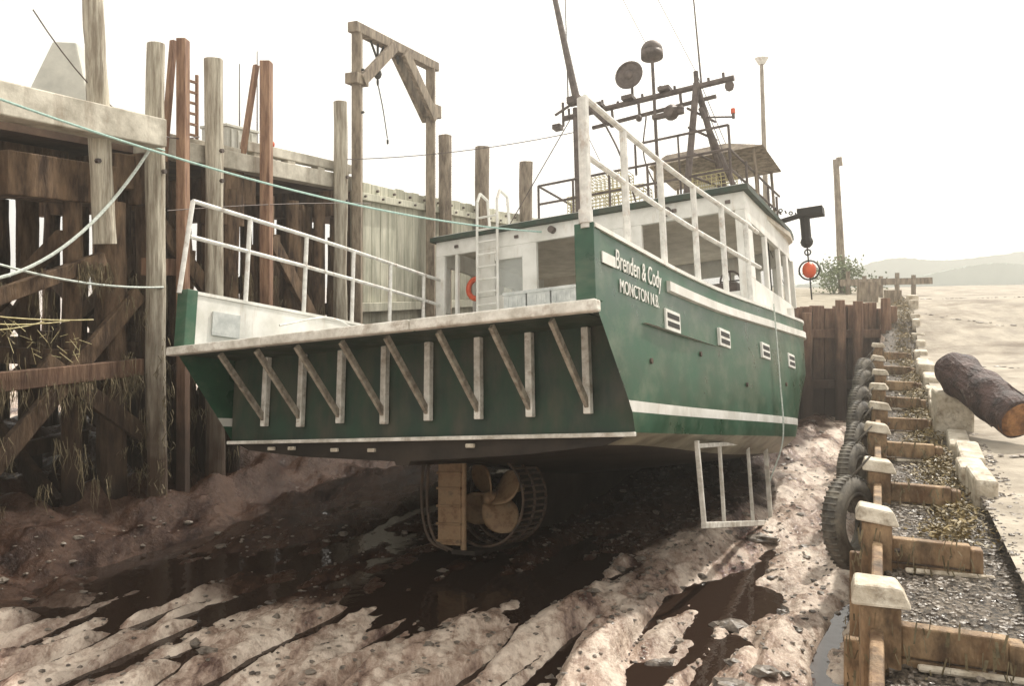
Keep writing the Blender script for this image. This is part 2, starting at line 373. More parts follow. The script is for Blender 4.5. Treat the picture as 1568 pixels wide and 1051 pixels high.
for (s,z,r,o) in [(9.2,1.50,.37,-.27),(11.4,1.5,.34,-.28),(13.2,1.5,.34,-.27),(15.0,1.6,.33,-.27),(16.8,1.65,.33,-.3),(18.6,1.8,.33,-.27),(20.4,1.9,.33,-.27)]:
    t=B(); P=E(s,o,z); ax=(E(0,1,0)-E(1,0,0)*U(.25,.5)+Vector((0,0,.12))).normalized()
    t.torus(P,ax,r,.12,40,12,.9); t.torus(P-ax*.07,ax,r-.07,.03,40,6,1); t.torus(P+ax*.07,ax,r-.07,.03,40,6,1)
    aa=ax; x=aa.cross(Vector((0,0,1))).normalized(); y=aa.cross(x)
    for i in range(44):
        an=2*math.pi*i/44; rd=x*math.cos(an)+y*math.sin(an)
        t.beam(P+rd*(r+.11)-aa*.07,P+rd*(r+.11)+aa*.07,.02,.02,rd)
    t.tube([P+Vector((0,0,r+.1)),E(s,-.08,z+r+.35)],.012)
    t.obj('tyre_fender',M['tyre'],smooth=True)
lg=empty('driftwood_log')
P0=Vector((6.82,12.30,2.72)); P1=Vector((6.98,10.95,2.17)); d=(P1-P0).normalized()
t=B(); t.cyl(P0,P1,.32,.29,n=30,rings=20,jit=.06)
for i in range(12):
    an=U(0,6.28); x=d.cross(Vector((0,0,1))).normalized(); y=d.cross(x); rd=x*math.cos(an)+y*math.sin(an); f=U(0,.6)
    t.beam(P0.lerp(P1,f)+rd*.30,P0.lerp(P1,f+U(.2,.4))+rd*.30,.03,.02,rd)
t.obj('bark',M['log'],lg,smooth=False)
t=B(); t.cyl(P1-d*.02,P1+d*.04,.28,.22,n=22,rings=3,jit=.06); t.obj('end_grain',M['logend'],lg)

rw=empty('timber_retaining_wall'); t=B()
x=3.0
while x<11.2:
    wd=U(.26,.36); t.box((x,23.7+U(-.06,.06),-.3),(x+wd-.03,23.98,3.45+U(-.15,.15))); x+=wd
for z in (2.5,1.0): t.box((3,23.46,z),(11.2,23.63,z+.25))
x=3.4
while x<11: t.cyl((x,23.3,-.3),(x,23.35,3.5+U(-.35,.25)),.17,.14,n=10,rings=8,jit=.06); x+=U(.5,1.0)
t.obj('sheet_planks',M['pilered'],rw,bevel=.01)

# ------------------------------------------------------------ wharf (left)
wh=empty('timber_wharf')
def pile(b,s,o,z0,z1,r,dx=0,ds=0): b.cyl(D(s+ds,o+dx,z0),D(s,o,z1),r*1.06,r*.94,n=14,rings=16,jit=.07)
a=B()
pile(a,-1.25,.12,4.68,8.5,.155,ds=.2)
pile(a,0,.05,-.6,8.12,.155)
pile(a,1.3,.05,-.6,8.2,.165)
pile(a,5.1,.05,-.6,8.22,.16)
a.obj('fender_piles',M['pile'],wh)
a=B()
pile(a,12.3,.05,-.6,8.35,.24); pile(a,15.7,.05,-.6,8.37,.24); pile(a,9.95,.05,-.6,8.3,.19)
a.obj('outer_piles',M['gantry'],wh)
a=B()
a.beam(D(.55,.08,-.5),D(.55,.08,8.35),.22,.16,(1,0,0)); a.beam(D(.38,-.2,6.2),D(.60,-.2,8.38),.1,.1)
a.beam(D(2.65,.08,1.5),D(2.65,.08,8.5),.24,.2,(1,0,0)); a.beam(D(2.25,-.2,6.4),D(2.62,-.15,8.45),.1,.1)
a.obj('timber_posts',M['pilered'],wh,bevel=.012)
a=B()
a.box((-9,-.55,6.30),(-.22,-.10,6.76),Matrix(((.415,-.910,0),(.910,.415,0),(0,0,1))),Vector((-6.07,13.5,0)))
a.obj('near_deck_edge',M['conc'],wh,bevel=.02)
def db(b,s0_,s1_,o0_,o1_,z0,z1):
    m=Matrix(((.415,.910,0),(.910,-.415,0),(0,0,1)))
    b.box((s0_,o0_,z0),(s1_,o1_,z1),m,Vector((-6.07,13.5,0)))
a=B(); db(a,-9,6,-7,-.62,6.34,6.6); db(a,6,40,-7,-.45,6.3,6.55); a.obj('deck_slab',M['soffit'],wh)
a=B()
db(a,.75,5.9,-.45,-.12,6.28,6.62); db(a,2.4,5.9,-.40,-.16,6.70,6.9)
for s in (2.6,3.6,4.6,5.5): db(a,s,s+.25,-.38,-.18,6.62,6.70)
db(a,.0,2.3,-.5,-.2,6.30,6.72)
a.obj('far_deck_edge',M['conc'],wh,bevel=.015)
a=B()
for s in (-5.8,-3.0,-.3,2.6,5.4): db(a,s-.18,s+.18,-6.8,-.3,5.65,6.24)
db(a,-9,-.6,-1.7,-1.3,5.85,6.3); db(a,-2.3,-.45,-.95,-.3,5.35,6.0)
db(a,-.1,.5,-.5,-.2,5.4,6.28); db(a,1.6,2.4,-.6,-.25,5.2,6.28)
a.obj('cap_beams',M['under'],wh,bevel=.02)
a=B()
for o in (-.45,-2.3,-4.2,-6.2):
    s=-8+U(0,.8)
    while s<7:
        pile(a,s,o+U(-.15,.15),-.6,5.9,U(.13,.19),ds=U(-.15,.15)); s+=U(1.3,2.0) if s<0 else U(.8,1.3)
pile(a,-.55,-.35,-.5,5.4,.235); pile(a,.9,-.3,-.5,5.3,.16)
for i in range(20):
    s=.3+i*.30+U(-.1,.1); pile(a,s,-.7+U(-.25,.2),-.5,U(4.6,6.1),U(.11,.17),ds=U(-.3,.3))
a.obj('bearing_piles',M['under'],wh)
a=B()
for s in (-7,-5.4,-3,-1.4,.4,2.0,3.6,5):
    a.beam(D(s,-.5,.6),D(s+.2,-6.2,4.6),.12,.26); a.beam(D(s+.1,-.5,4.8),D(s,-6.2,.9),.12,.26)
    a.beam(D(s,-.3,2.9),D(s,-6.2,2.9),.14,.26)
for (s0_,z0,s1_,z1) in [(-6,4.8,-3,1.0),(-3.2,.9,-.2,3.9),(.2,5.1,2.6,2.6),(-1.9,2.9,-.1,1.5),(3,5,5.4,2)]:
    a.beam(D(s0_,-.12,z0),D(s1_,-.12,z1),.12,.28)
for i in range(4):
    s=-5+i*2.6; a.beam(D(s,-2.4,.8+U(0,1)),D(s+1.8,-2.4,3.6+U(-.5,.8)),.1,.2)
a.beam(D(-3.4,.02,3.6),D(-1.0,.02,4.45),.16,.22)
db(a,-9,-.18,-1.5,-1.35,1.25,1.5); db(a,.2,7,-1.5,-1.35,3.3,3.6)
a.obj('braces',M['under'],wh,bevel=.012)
a=B(); db(a,-9,-.16,-.22,-.04,2.52,2.80); db(a,-.1,.75,-.2,-.06,4.2,4.5)
a.obj('waling',M['pilered'],wh,bevel=.015)
a=B(); s=6.0
while s<38:
    wd=U(.34,.42); db(a,s,s+wd-.018,-.32+U(-.015,.015),-.22,-.5,6.55+U(-.03,.03)); s+=wd
db(a,6,38,-.20,-.05,6.1,6.28); db(a,6,38,-.20,-.05,3.4,3.62)
a.obj('plank_face',M['plank'],wh,bevel=.012)
a=B(); s=6.2
while s<20:
    a.cyl(D(s,-.05,6.19),D(s,0,6.19),.03,n=6); a.cyl(D(s,-.24,6.4),D(s,-.16,6.4),.035,n=6); s+=.38*2
for s in (-1.25,0,1.3,5.1):
    for z in (5.95,6.5): a.cyl(D(s,.2,z),D(s,.27,z),.04,n=6)
a.obj('bolt_heads',M['steel'],wh)
a=B()
def hang(P,L,n=14,sp=.12):
    for i in range(n):
        q=Vector(P)+Vector((U(-sp,sp),U(-sp,sp),U(-.05,.05))); l_=L*U(.3,1); w_=U(.003,.008)
        x=Vector((U(-1,1),U(-1,1),0)).normalized()*w_; m=q+Vector((U(-.06,.06),U(-.06,.06),-l_*.5)); e=q+Vector((U(-.08,.08),U(-.08,.08),-l_))
        a.add([q-x,q+x,m+x,m-x,e],[(0,1,2,3),(3,2,4)])
for i in range(150):
    s=U(-8,6); hang(D(s,-.04+U(-.1,.05),U(.9,4.4)),U(.25,.8))
for i in range(22): hang(D(0+U(-.1,.1),.05+.16,.6+i*.12),.3,7,.1)
for i in range(34): hang(D(U(-4,-.2),-.05,2.55),.5,12)
for i in range(14): hang(D(U(-1.6,-.9),.1,4.35),.6,10)
a.obj('hanging_seaweed',M['moss'],wh)

gn=empty('loading_gantry'); a=B()
a.beam(D(5.75,.05,1),D(5.75,.05,10.0),.24,.22,(1,0,0)); a.beam(D(9.15,.05,2),D(9.15,.05,10.0),.26,.24,(1,0,0))
a.beam(D(5.55,.05,10.08),D(9.4,.05,10.08),.26,.24)
a.beam(D(5.75,.2,8.85),D(7.1,.2,10.0),.12,.26); a.beam(D(9.15,.2,8.6),D(7.6,.2,10.0),.12,.3)
a.beam(D(9.15,-.1,8.6),D(7.6,-.1,10.0),.12,.3)
db(a,5.5,5.98,-.12,.22,8.75,9.0); db(a,8.9,9.42,-.12,.24,8.65,9.0)
a.obj('timbers',M['gantry'],gn,bevel=.015)
a=B(); a.cyl(D(6.6,.05,9.95),D(6.6,.05,9.3),.03); a.ball(D(6.6,.05,9.22),.1,1,1,1.3); a.torus(D(6.6,.05,9.02),(1,0,0),.07,.02,14,6)
a.beam(D(6.3,.05,9.95),D(6.6,.05,9.55),.04,.04); a.beam(D(6.6,.05,9.55),D(6.85,.05,9.95),.04,.04)
a.tube(cat([D(6.6,.05,9.0),D(6.75,.1,8.4),D(6.95,.1,7.7)]),.014); a.torus(D(7.5,.05,9.8),(1,0,0),.09,.025,14,6)
a.torus(D(6.96,.1,7.62),(1,0,0),.05,.02,12,6)
for z in (9.1,8.1): a.cyl(D(5.75,.17,z),D(5.75,.24,z),.03)
a.obj('hoist_block',M['black'],gn)

a=B(); o=D(-.62,-1.3,0); 
vs=[(-.68,-.5,6.6),(.60,-.5,6.6),(.60,.5,6.6),(-.68,.5,6.6),(-.17,-.2,8.1),(.20,-.2,8.1),(.20,.2,8.1),(-.17,.2,8.1)]
RX=Matrix.Rotation(.15,3,'Z')
a.add([tuple(RX@Vector(v)+o) for v in vs],[(0,1,5,4),(1,2,6,5),(2,3,7,6),(3,0,4,7),(4,5,6,7)])
can=a.obj('canvas_hopper_cover',M['canvas'],bevel=.03)
a=B()
for q in (0,.42): a.beam(D(1.0+q,-.5,6.6),D(1.0+q,-.5,8.0),.05,.05,(1,0,0))
for i in range(6): a.beam(D(1.0,-.5,6.85+i*.2),D(1.42,-.5,6.85+i*.2),.05,.04)
a.obj('wooden_ladder',M['pilered'])
a=B()
for (s,o_,L,wd,h) in [(2.9,-1.2,.9,.7,.75),(4.0,-1.4,.8,.7,.5)]:
    db(a,s,s+L,o_-wd,o_,6.62,6.62+h); db(a,s-.03,s+L+.03,o_-wd-.03,o_+.03,6.62+h,6.68+h)
    for i in range(4): db(a,s+.1+i*L*.22,s+.15+i*L*.22,o_,o_+.03,6.66,6.58+h)
a.obj('fish_tote',M['canvas'],bevel=.01)
a=B(); a.ball(D(4.45,-1.4,7.25),.1); a.cyl(D(4.45,-1.4,7.12),D(4.7,-1.5,7.2),.04); a.obj('orange_buoy',M['orange'],smooth=True)
a=B()
for (s,o_,z) in [(3.9,-1.8,9.0),(4.9,-2.2,9.6)]: a.cyl(D(s,o_,6.6),D(s,o_,z),.018,.01,n=5); a.cyl(D(s,o_,6.6),D(s,o_,7.0),.035,n=6)
a.obj('whip_antenna',M['steel'])

# ------------------------------------------------------------ boat
A=Vector((.844,8.04,4-.165))
S=Vector((.862,-.494,.111)).normalized(); F=Vector((.499,.850,-.167)); F=(F-S*F.dot(S)).normalized(); Up=S.cross(F)
mw=Matrix((S,F,Up)).transposed().to_4x4(); mw.translation=A-S*3.25
boat=empty('fishing_boat',mw)
TL=14.3
def hb(t):
    b=3.25+.25*ss(2,7.5,t)
    if t>9.3: b=3.5*max(0,1-((t-9.3)/5.0)**2)**.8
    return max(b,.06)
def zg(t): return .80+.55*(max(0,t-4)/10)**1.5
def prof(t):
    h=hb(t); k=.55*ss(8,14.3,t); d=ss(1.5,6,t); 
    kl=1.62+ (1.05)*ss(3.9,4.3,t)*(1-.55*ss(6,12,t)) +.2*ss(4,9,t)
    P=[(h,zg(t)),(h*(1-.05*k),0.0),(h*(1-.8*k)-.01,-.93),(h*(1-.85*k)-.015,-1.05),(h*(1-k)-.05,-1.27),
       (h*(1-k)*.88,-1.40-.16*d),(h*(1-k)*.55,-1.50-.2*d),(.13,-1.57-.3*d+.1*ss(9,14,t)),(.10,-kl)]
    return P
ts=[0]+[1.05+i*(TL-1.05)/52 for i in range(53)]
hull=B(); rows=[]
for t in ts:
    r=[]
    for i,(c_,z) in enumerate(prof(t if t>0 else .0)):
        tt=t
        if t==0: tt=[0,0,.80,.90,1.05,1.05,1.05,1.05,1.05][i]
        r.append((c_,tt,z))
    rows.append(r)
np_=len(rows[0])
for sgn in (1,-1):
    o=len(hull.v)
    for r in rows:
        for (c_,tt,z) in r: hull.v.append((c_*sgn,tt,z))
    for j in range(len(rows)-1):
        for i in range(np_-1):
            f=(o+j*np_+i,o+(j+1)*np_+i,o+(j+1)*np_+i+1,o+j*np_+i+1)
            if j==0 and i>=4: continue
            hull.f.append(f if sgn<0 else f[::-1]); 
            k=0
            if i==2: k=1
            if i==4: k=3
            if i>4: k=2
            if j>=43 and i<4: k=1 
            hull.mi.append(k)
h=hull.obj('hull',[M['green'],M['white'],M['bottom'],M['bilge']],boat)
me=h.data; me.polygons.foreach_set('use_smooth',[True]*len(me.polygons))
es=h.modifiers.new('e','EDGE_SPLIT'); es.split_angle=math.radians(35)
a=B(); P=prof(1.05)
pts=[(-3.2,1.04,-1.27),(3.2,1.04,-1.27),(3.22,1.04,0),(-3.22,1.04,0)]
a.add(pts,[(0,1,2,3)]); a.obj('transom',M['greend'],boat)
a=B(); low=[(c_,1.06,z) for (c_,z) in P[4:]]+[(-c_,1.06,z) for (c_,z) in P[4:]][::-1]
a.add(low,[tuple(range(len(low)))]); a.obj('transom_bottom',M['bottom'],boat)
a=B(); a.beam((-3.22,1.0,-1.29),(3.22,1.0,-1.29),.07,.05); a.obj('transom_trim',M['whitew'],boat,bevel=.01)
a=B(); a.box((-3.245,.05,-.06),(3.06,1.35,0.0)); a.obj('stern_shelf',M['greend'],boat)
a=B()
x=-3.34
for L in (1.9,2.4,2.34): a.box((x,-.09+U(-.006,.006),-.085),(x+L-.008,.045,.035+U(-.006,.006))); x+=L
a.box((-3.05,.05,.003),(3.05,.20,.045)); a.obj('stern_cap_rail',M['whitew'],boat,bevel=.025)
a=B(); w2=B()
for i in range(8):
    c_=-2.47+i*.735+U(-.02,.02)
    w2.box((c_-.045,.93,-1.08+U(-.03,.03)),(c_+.045,1.02,-.07))
    a.beam((c_,.12,-.10),(c_,.96,-.96),.05,.085)
a.obj('shelf_braces',M['brace'],boat,bevel=.008); w2.obj('shelf_posts',M['whitew'],boat,bevel=.01)
a=B(); a.add([(-3.3,1.3,-.03),(3.3,1.3,-.03),(3.4,9.5,-.03),(-3.4,9.5,-.03)],[(0,1,2,3)]); 
vs=[];N=14
for i in range(N+1):
    t=9.5+(TL-9.6)*i/N; vs+=[(-hb(t)+.05,t,zg(t)-.25),(hb(t)-.05,t,zg(t)-.25)]
a.add(vs,[(2*i,2*i+1,2*i+3,2*i+2) for i in range(N)])
a.obj('deck',M['crate'],boat)
a=B(); cp=B(); rb=B()
tl=[i*TL/46 for i in range(46)]
for sg in (1,-1):
    vs=[];v2=[];v3=[]
    for t in tl:
        h_=hb(t); i_=max(h_-.17,.02)
        vs+=[(sg*i_,t,-.05),(sg*i_,t,zg(t))]
        v2+=[(sg*(i_-.02),t,zg(t)+.003),(sg*(h_+.03),t,zg(t)+.003),(sg*(h_+.03),t,zg(t)+.05),(sg*(i_-.02),t,zg(t)+.05)]
        if t>=2.0: 
            zz=zg(t)-.25
            v3+=[(sg*(h_-.01),t,zz-.075),(sg*(h_+.05),t,zz-.06),(sg*(h_+.05),t,zz+.06),(sg*(h_-.01),t,zz+.075)]
    n=len(tl); a.add(vs,[(2*i,2*i+1,2*i+3,2*i+2) for i in range(n-1)])
    cp.add(v2,[(4*i+k,4*i+(k+1)%4,4*i+4+(k+1)%4,4*i+4+k) for i in range(n-1) for k in range(4)]+[(0,1,2,3)])
    m_=len(v3)//4; rb.add(v3,[(4*i+k,4*i+(k+1)%4,4*i+4+(k+1)%4,4*i+4+k) for i in range(m_-1) for k in range(4)]+[(0,1,2,3)])
a.obj('bulwark_inside',M['white'],boat); cp.obj('gunwale_cap',M['white'],boat); rb.obj('rub_rail',M['white'],boat)
a=B()
for sg in (1,-1): 
    x0,x1=sorted((sg*3.04,sg*3.262)); a.box((x0,-.02,.04),(x1,.16,.858))
a.obj('bulwark_ends',M['green'],boat,bevel=.01)
a=B(); a.box((3.262,.16,.46),(3.275,.50,.58)); a.obj('bulwark_plate',M['white'],boat)
a=B();b2=B()
for t in (2.3,4.3,6.3,8.2):
    h_=hb(t)+.012; z=.12
    a.box((h_-.05,t-.27,z-.13),(h_+.012,t+.27,z+.13))
    b2.box((h_+.0,t-.22,z+.02),(h_+.016,t+.22,z+.085)); b2.box((h_+.0,t-.22,z-.085),(h_+.016,t+.22,z-.02))
a.obj('vent_frames',M['white'],boat,bevel=.01); b2.obj('vent_slots',M['black'],boat)
a=B()
for (t,z) in ((1.5,-.45),(3.3,-.2),(5.2,-.5),(7.6,-.35)): a.cyl((hb(t)-.02,t,z),(hb(t)+.02,t,z),.035,n=10)
a.obj('through_hull_fittings',M['cage'],boat)
def text(s,t0,z,wd,hh,name,shear=0):
    cu=bpy.data.curves.new(name,'FONT'); cu.body=s; cu.size=1; cu.extrude=.004; cu.shear=shear
    o=bpy.data.objects.new(name,cu); sc.collection.objects.link(o); bpy.context.view_layer.update()
    sx=wd/o.dimensions.x; sy=hh/.7
    cu.materials.append(M['white']); o.parent=boat
    m=Matrix(((0,0,1),(1,0,0),(0,1,0))).to_4x4(); m.translation=Vector((3.262,t0,z)); o.matrix_local=m@Matrix.Diagonal((sx,sy,1,1))
    return o
text("Brenden & Cody",.52,.47,1.42,.22,'name_lettering',.15)
text("MONCTON N.B.",.62,.22,1.2,.15,'port_lettering')
a=B()
for sg in (1,-1):
    posts_t=[.06,1.13,2.37,3.62,4.79,5.98]; top=[]; mid=[]
    zt=2.28 if sg>0 else 2.2
    for i,t in enumerate(posts_t):
        c_=sg*(hb(t)-.08)
        lean=-.12 if (i==0 and sg<0) else 0
        a.cyl((c_,t+lean,zg(t)),(c_,t,zt+.0),.045 if sg>0 else .036,n=10)
        top.append((c_,t,zt)); mid.append((c_,t,1.62 if sg>0 else 1.66))
    top.append((sg*3.4,6.7,zt)); mid.append((sg*3.4,6.7,1.64))
    a.tube(top,.036,8); a.tube(mid,.034,8)
a.cyl((3.17,.0,.8),(3.17,.0,2.24),.055,n=12)
a.cyl((3.17,.0,.85),(3.17,.0,1.0),.075,n=12)
a.obj('side_railings',M['galv'],boat,smooth=False)
T0=6.6; T1=10.9; ZR=3.05
cab=B(); 
def wallb(c0,c1,z0,z1,t=T0,th=.09): cab.box((c0,t,z0),(c1,t+th,z1))
ca,cb_=-3.5,3.24
wallb(ca,cb_,2.72,ZR)
wallb(ca,-3.28,-.05,2.718)
wallb(-3.278,-2.45,-.05,1.35); wallb(-3.0,-2.93,1.353,2.718)
wallb(-2.448,-1.0,-.05,1.7)
wallb(-2.448,-2.0,1.703,2.718); wallb(-1.33,-1.0,1.703,2.718); wallb(-1.998,-1.332,2.45,2.718)
wallb(.46,1.28,-.05,2.718)
wallb(1.283,3.05,-.05,1.25); wallb(3.053,cb_,-.05,2.718)
def side(sg):
    xo=cb_ if sg>0 else ca
    def sb(t0,t1,z0,z1):
        x0,x1=sorted((xo,xo-sg*.08)); cab.box((x0,t0,z0),(x1,t1,z1))
    sb(T0+.092,T1-.8,-.02,1.5); sb(T0+.092,T1-.8,2.55,ZR)
    for t0,t1 in ((T0+.092,T0+.45),(T0+1.45,T0+1.6),(T0+2.6,T0+2.75),(T1-1.0,T1-.8)): sb(t0,t1,1.503,2.547)
side(1); side(-1)
pts=[]
for i in range(13):
    an=math.pi*i/12; 
    cx=(cb_+ca)/2; hw=(cb_-ca)/2
    pts.append((cx+hw*math.copysign(abs(math.cos(an))**.45,math.cos(an)),T1-.8+1.3*abs(math.sin(an))**.7))
for z0,z1 in ((-.02,1.5),(2.55,ZR)):
    for i in range(12):
        p,q=pts[i],pts[i+1]; cab.add([(p[0],p[1],z0),(q[0],q[1],z0),(q[0],q[1],z1),(p[0],p[1],z1)],[(0,1,2,3)])
for i in range(1,12):
    p=pts[i]; cab.box((p[0]-.06,p[1]-.06,1.503),(p[0]+.06,p[1]+.0,2.547))
cab.obj('cabin_walls',M['white'],boat,bevel=.008)
def roof(z0,z1,e):
    r=B(); ol=[(cb_+e,T0-e)]+[(p[0]+math.copysign(e,p[0]),p[1]+e) for p in pts]+[(ca-e,T0-e)]; n=len(ol)
    r.add([(x,y,z0) for x,y in ol]+[(x,y,z1) for x,y in ol],[tuple(range(n))[::-1],tuple(range(n,2*n))]+[(i,(i+1)%n,n+(i+1)%n,n+i) for i in range(n)])
    return r
roof(ZR+.003,ZR+.10,.10).obj('roof_edge',M['greend'],boat)
roof(ZR+.103,ZR+.13,.04).obj('roof_top',M['crate'],boat)
roof(ZR-.10,ZR,-.11).obj('ceiling',M['inter'],boat)
a=B()
for c_ in (-3.0,-1.5,.2,1.9,2.9): a.box((c_,T0-.03,2.86),(c_+.09,T0,2.92))
a.cyl((-.6,T0-.12,2.9),(-.6,T0,2.9),.07,n=12); a.cyl((1.8,T0-.15,2.85),(1.8,T0,2.9),.09,n=12)
a.obj('deck_floodlights',M['steel'],boat)
a=B(); 
for i in range(12):
    p,q=pts[i],pts[i+1]
    a.add([(p[0]*.97,p[1]-.06,1.5),(q[0]*.97,q[1]-.06,1.5),(q[0]*.97,q[1]-.06,2.55),(p[0]*.97,p[1]-.06,2.55)],[(0,1,2,3)])
gm=bpy.data.materials.new('clear_glass'); gm.use_nodes=True; bs=gm.node_tree.nodes['Principled BSDF']; bs.inputs['Base Color'].default_value=(.8,.85,.83,1); bs.inputs['Roughness'].default_value=.05; bs.inputs['Alpha'].default_value=.25
a.obj('front_glass',gm,boat)
a=B(); a.box((-1.9,8.6,-.03),(.2,8.7,2.4)); a.box((.9,9.2,-.03),(3.0,9.3,1.6)); a.box((1.6,8.2,-.03),(2.9,8.8,1.55)); a.box((-3.3,8.2,-.03),(-2.2,9.4,1.4)); a.obj('interior_bulkhead',M['inter'],boat,bevel=.02)
a=B(); a.torus((-2.56,6.80,1.95),(0,1,0),.22,.06,24,8); a.obj('life_ring',M['orange'],boat,smooth=True)
a=B(); a.torus((2.5,8.12,1.75),(0,1,0),.2,.02,20,6); a.cyl((2.5,8.12,1.55),(2.5,8.12,1.95),.015); a.cyl((2.3,8.12,1.75),(2.7,8.12,1.75),.015); a.ball((.85,6.5,2.2),.07); a.box((2.4,7.0,1.25),(2.9,7.3,1.5)); a.obj('steering_gear',M['steel'],boat)
a=B()
for c_ in (-2.35,-1.85):
    a.tube([(c_,6.48,.4),(c_,6.48,3.75),(c_,6.6,3.98),(c_,6.9,3.9),(c_,7.0,3.2)],.03,8)
for i in range(11): a.cyl((-2.35,6.48,.7+i*.27),(-1.85,6.48,.7+i*.27),.024)
a.obj('roof_ladder',M['white'],boat)
a=B(); a.box((-1.985,6.64,1.71),(-1.345,6.66,2.44)); a.obj('rear_window',gm,boat)
a=B()
for k in range(3):
    for j in range(4):
        x=-.60+k*.48+U(-.02,.02); z=-.03+j*.33; t=4.6+U(-.03,.03)
        a.box((x,t,z),(x+.44,t+.7,z+.29)); a.box((x-.02,t-.02,z+.26),(x+.46,t+.72,z+.315))
        for q in range(4): a.box((x+.06+q*.09,t-.015,z+.05),(x+.10+q*.09,t,z+.22))
a.obj('fish_crates',M['crate'],boat,bevel=.008)
a=B(); a.box((-3.0,1.6,-.02),(-2.55,3.2,.38)); a.obj('deck_locker',M['white'],boat,bevel=.02)
a=B(); a.tube(cat([(-2.8,1.5,.5),(-2.6,2.4,.72),(-2.7,3.4,.55),(-2.9,4.6,.6)]),.02); a.box((-2.9,3.5,-.02),(-2.3,4.2,.75)); a.cyl((-2.0,3.2,0),(-2.0,3.2,.6),.2,n=14); a.obj('deck_gear',M['galv'],boat)
a=B(); a.box((-3.075,.45,.25),(-3.05,.95,.6)); a.obj('freeing_port',M['crate'],boat)
a=B(); t=7.5
a.cyl((-.75,t,5.67),(3.0,t,5.67),.06,n=10); a.cyl((-.1,t+.1,5.35),(2.6,t+.1,5.42),.045)
a.cyl((-.45,t,3.15),(-.45,t,5.85),.06,n=10); a.cyl((-.45,t+.9,3.15),(-.45,t,5.3),.04)
a.cyl((2.55,t+.9,3.15),(2.25,t,5.75),.065); a.cyl((2.05,t-.5,3.15),(2.25,t,5.75),.065); a.cyl((2.9,t+.3,3.15),(2.3,t,5.2),.05)
for z in (3.7,4.2,4.7,5.1): a.cyl((2.14,t-.35,z),(2.42,t+.6,z),.025)
a.cyl((1.35,t,3.15),(1.35,t,6.55),.035); a.cyl((-.9,t-.1,5.75),(-.45,t,6.0),.03)
a.cyl((-.75,t,5.5),(-.75,t,6.05),.03); a.cyl((2.25,t,5.5),(2.25,t,6.0),.05)
for c_ in (-.6,-.1,.2,.55,1.1,1.5,1.8,2.5,2.8): a.cyl((c_,t,5.67),(c_,t-.02,5.82+.06*math.sin(c_*9)),.028) 
for c_ in (.1,1.6,.8): a.box((c_-.12,t-.15,5.72),(c_+.12,t+.1,5.8))
for c_ in (.4,1.0,1.9): a.cyl((c_,t+.05,5.35),(c_,t,5.67),.03); a.ball((c_,t,5.28),.07)
a.cyl((1.7,t,5.25),(1.7,t-.2,5.2),.17,.1,n=12); a.box((1.3,t-.06,5.18),(1.95,t+.06,5.26))
a.cyl((2.9,t,5.5),(2.95,t-.2,5.45),.09)
a.box((-.6,t-.12,5.95),(-.3,t+.1,6.1)); a.box((-.98,t-.1,5.45),(-.8,t+.1,5.55))
a.obj('mast_frame',M['steel'],boat)
a=B(); a.cyl((-.35,t-.1,5.9),(-1.02,t-.1,9.6),.085,.05,n=10); a.cyl((-.25,t-.1,5.95),(.3,t-.1,5.3),.05)
a.obj('boom',M['steel'],boat)
a=B(); a.cyl((1.35,t,6.55),(1.35,t,6.68),.23,.23,n=20); a.ball((1.35,t,6.7),.23,1,1,1,n=20,m=10); a.obj('radar_dome',M['steel'],boat,smooth=True)
a=B(); a.cyl((.88,t-.16,6.22),(.88,t+.02,6.22),.29,.2,n=24); a.torus((.88,t-.16,6.22),(0,1,0),.28,.03,24,6); a.ball((.88,t-.17,6.22),.1,1,.5,1); a.cyl((.88,t,5.7),(.88,t,6.0),.03); a.obj('spotlight',M['steel'],boat,smooth=False)
a=B(); a.cyl((2.35,t,5.7),(2.25,t,9.5),.02,.01); a.cyl((-.62,t,6),(-.62,t,9.4),.015,.01)
a.tube([(1.35,t,6.6),(.2,t,9.5)],.006,4); a.tube([(2.25,t,6),(.9,t,9.5)],.006,4); a.tube([(2.25,t,6.0),(2.9,12.5,1.6)],.008,4); a.tube([(-.45,t,5.8),(-.3,13.6,1.6)],.008,4)
a.tube(cat([(.2,t,5.4),(.6,t-.1,4.5),(.9,t,3.3)]),.02); a.tube(cat([(1.2,t-.1,5.3),(1.15,t-.2,4.3),(1.5,t,3.3)]),.015)
a.tube([(-.45,t,5.8),(-1.6,6.6,3.2)],.01,4); a.tube([(2.25,t,5.8),(3.1,6.6,3.2)],.01,4)
a.obj('antennas_and_stays',M['steel'],boat)
a=B()
rl=[(-1.0,6.75),(3.0,6.75),(3.15,10.2)]
for z in (3.55,3.95): a.tube([(x,y,z) for x,y in rl],.025,6)
for x in (-1.0,-.2,.6,1.4,2.2,3.0): a.cyl((x,6.75,3.15),(x,6.75,3.95),.025)
for y in (7.6,8.5,9.4,10.2): a.cyl((3.07,y,3.15),(3.09,y,3.95),.025)
a.tube([(-1.0,6.75,3.95),(-1.0,8.3,3.95),(-1.0,8.3,3.15)],.025,6)
a.tube([(1.0,7.2,3.95),(1.0,7.2,4.6),(2.9,7.2,4.6),(2.9,7.2,3.95)],.025,6); a.tube([(1.9,7.2,3.2),(1.9,7.2,4.6)],.02,6)
a.obj('flybridge_rail',M['steel'],boat)
a=B(); 
vs=[(.9,8.2,4.45),(3.3,8.2,4.45),(3.3,9.9,4.4),(.9,9.9,4.4),(1.2,8.5,4.75),(2.5,8.5,4.75),(2.5,9.6,4.7),(1.2,9.6,4.7)]
a.add(vs,[(0,3,2,1),(4,5,6,7),(0,1,5,4),(1,2,6,5),(2,3,7,6),(3,0,4,7)])
for x,y in ((1.0,8.3),(3.1,8.3),(1.0,9.8),(3.1,9.8)): a.cyl((x,y,3.15),(x,y,4.5),.03)
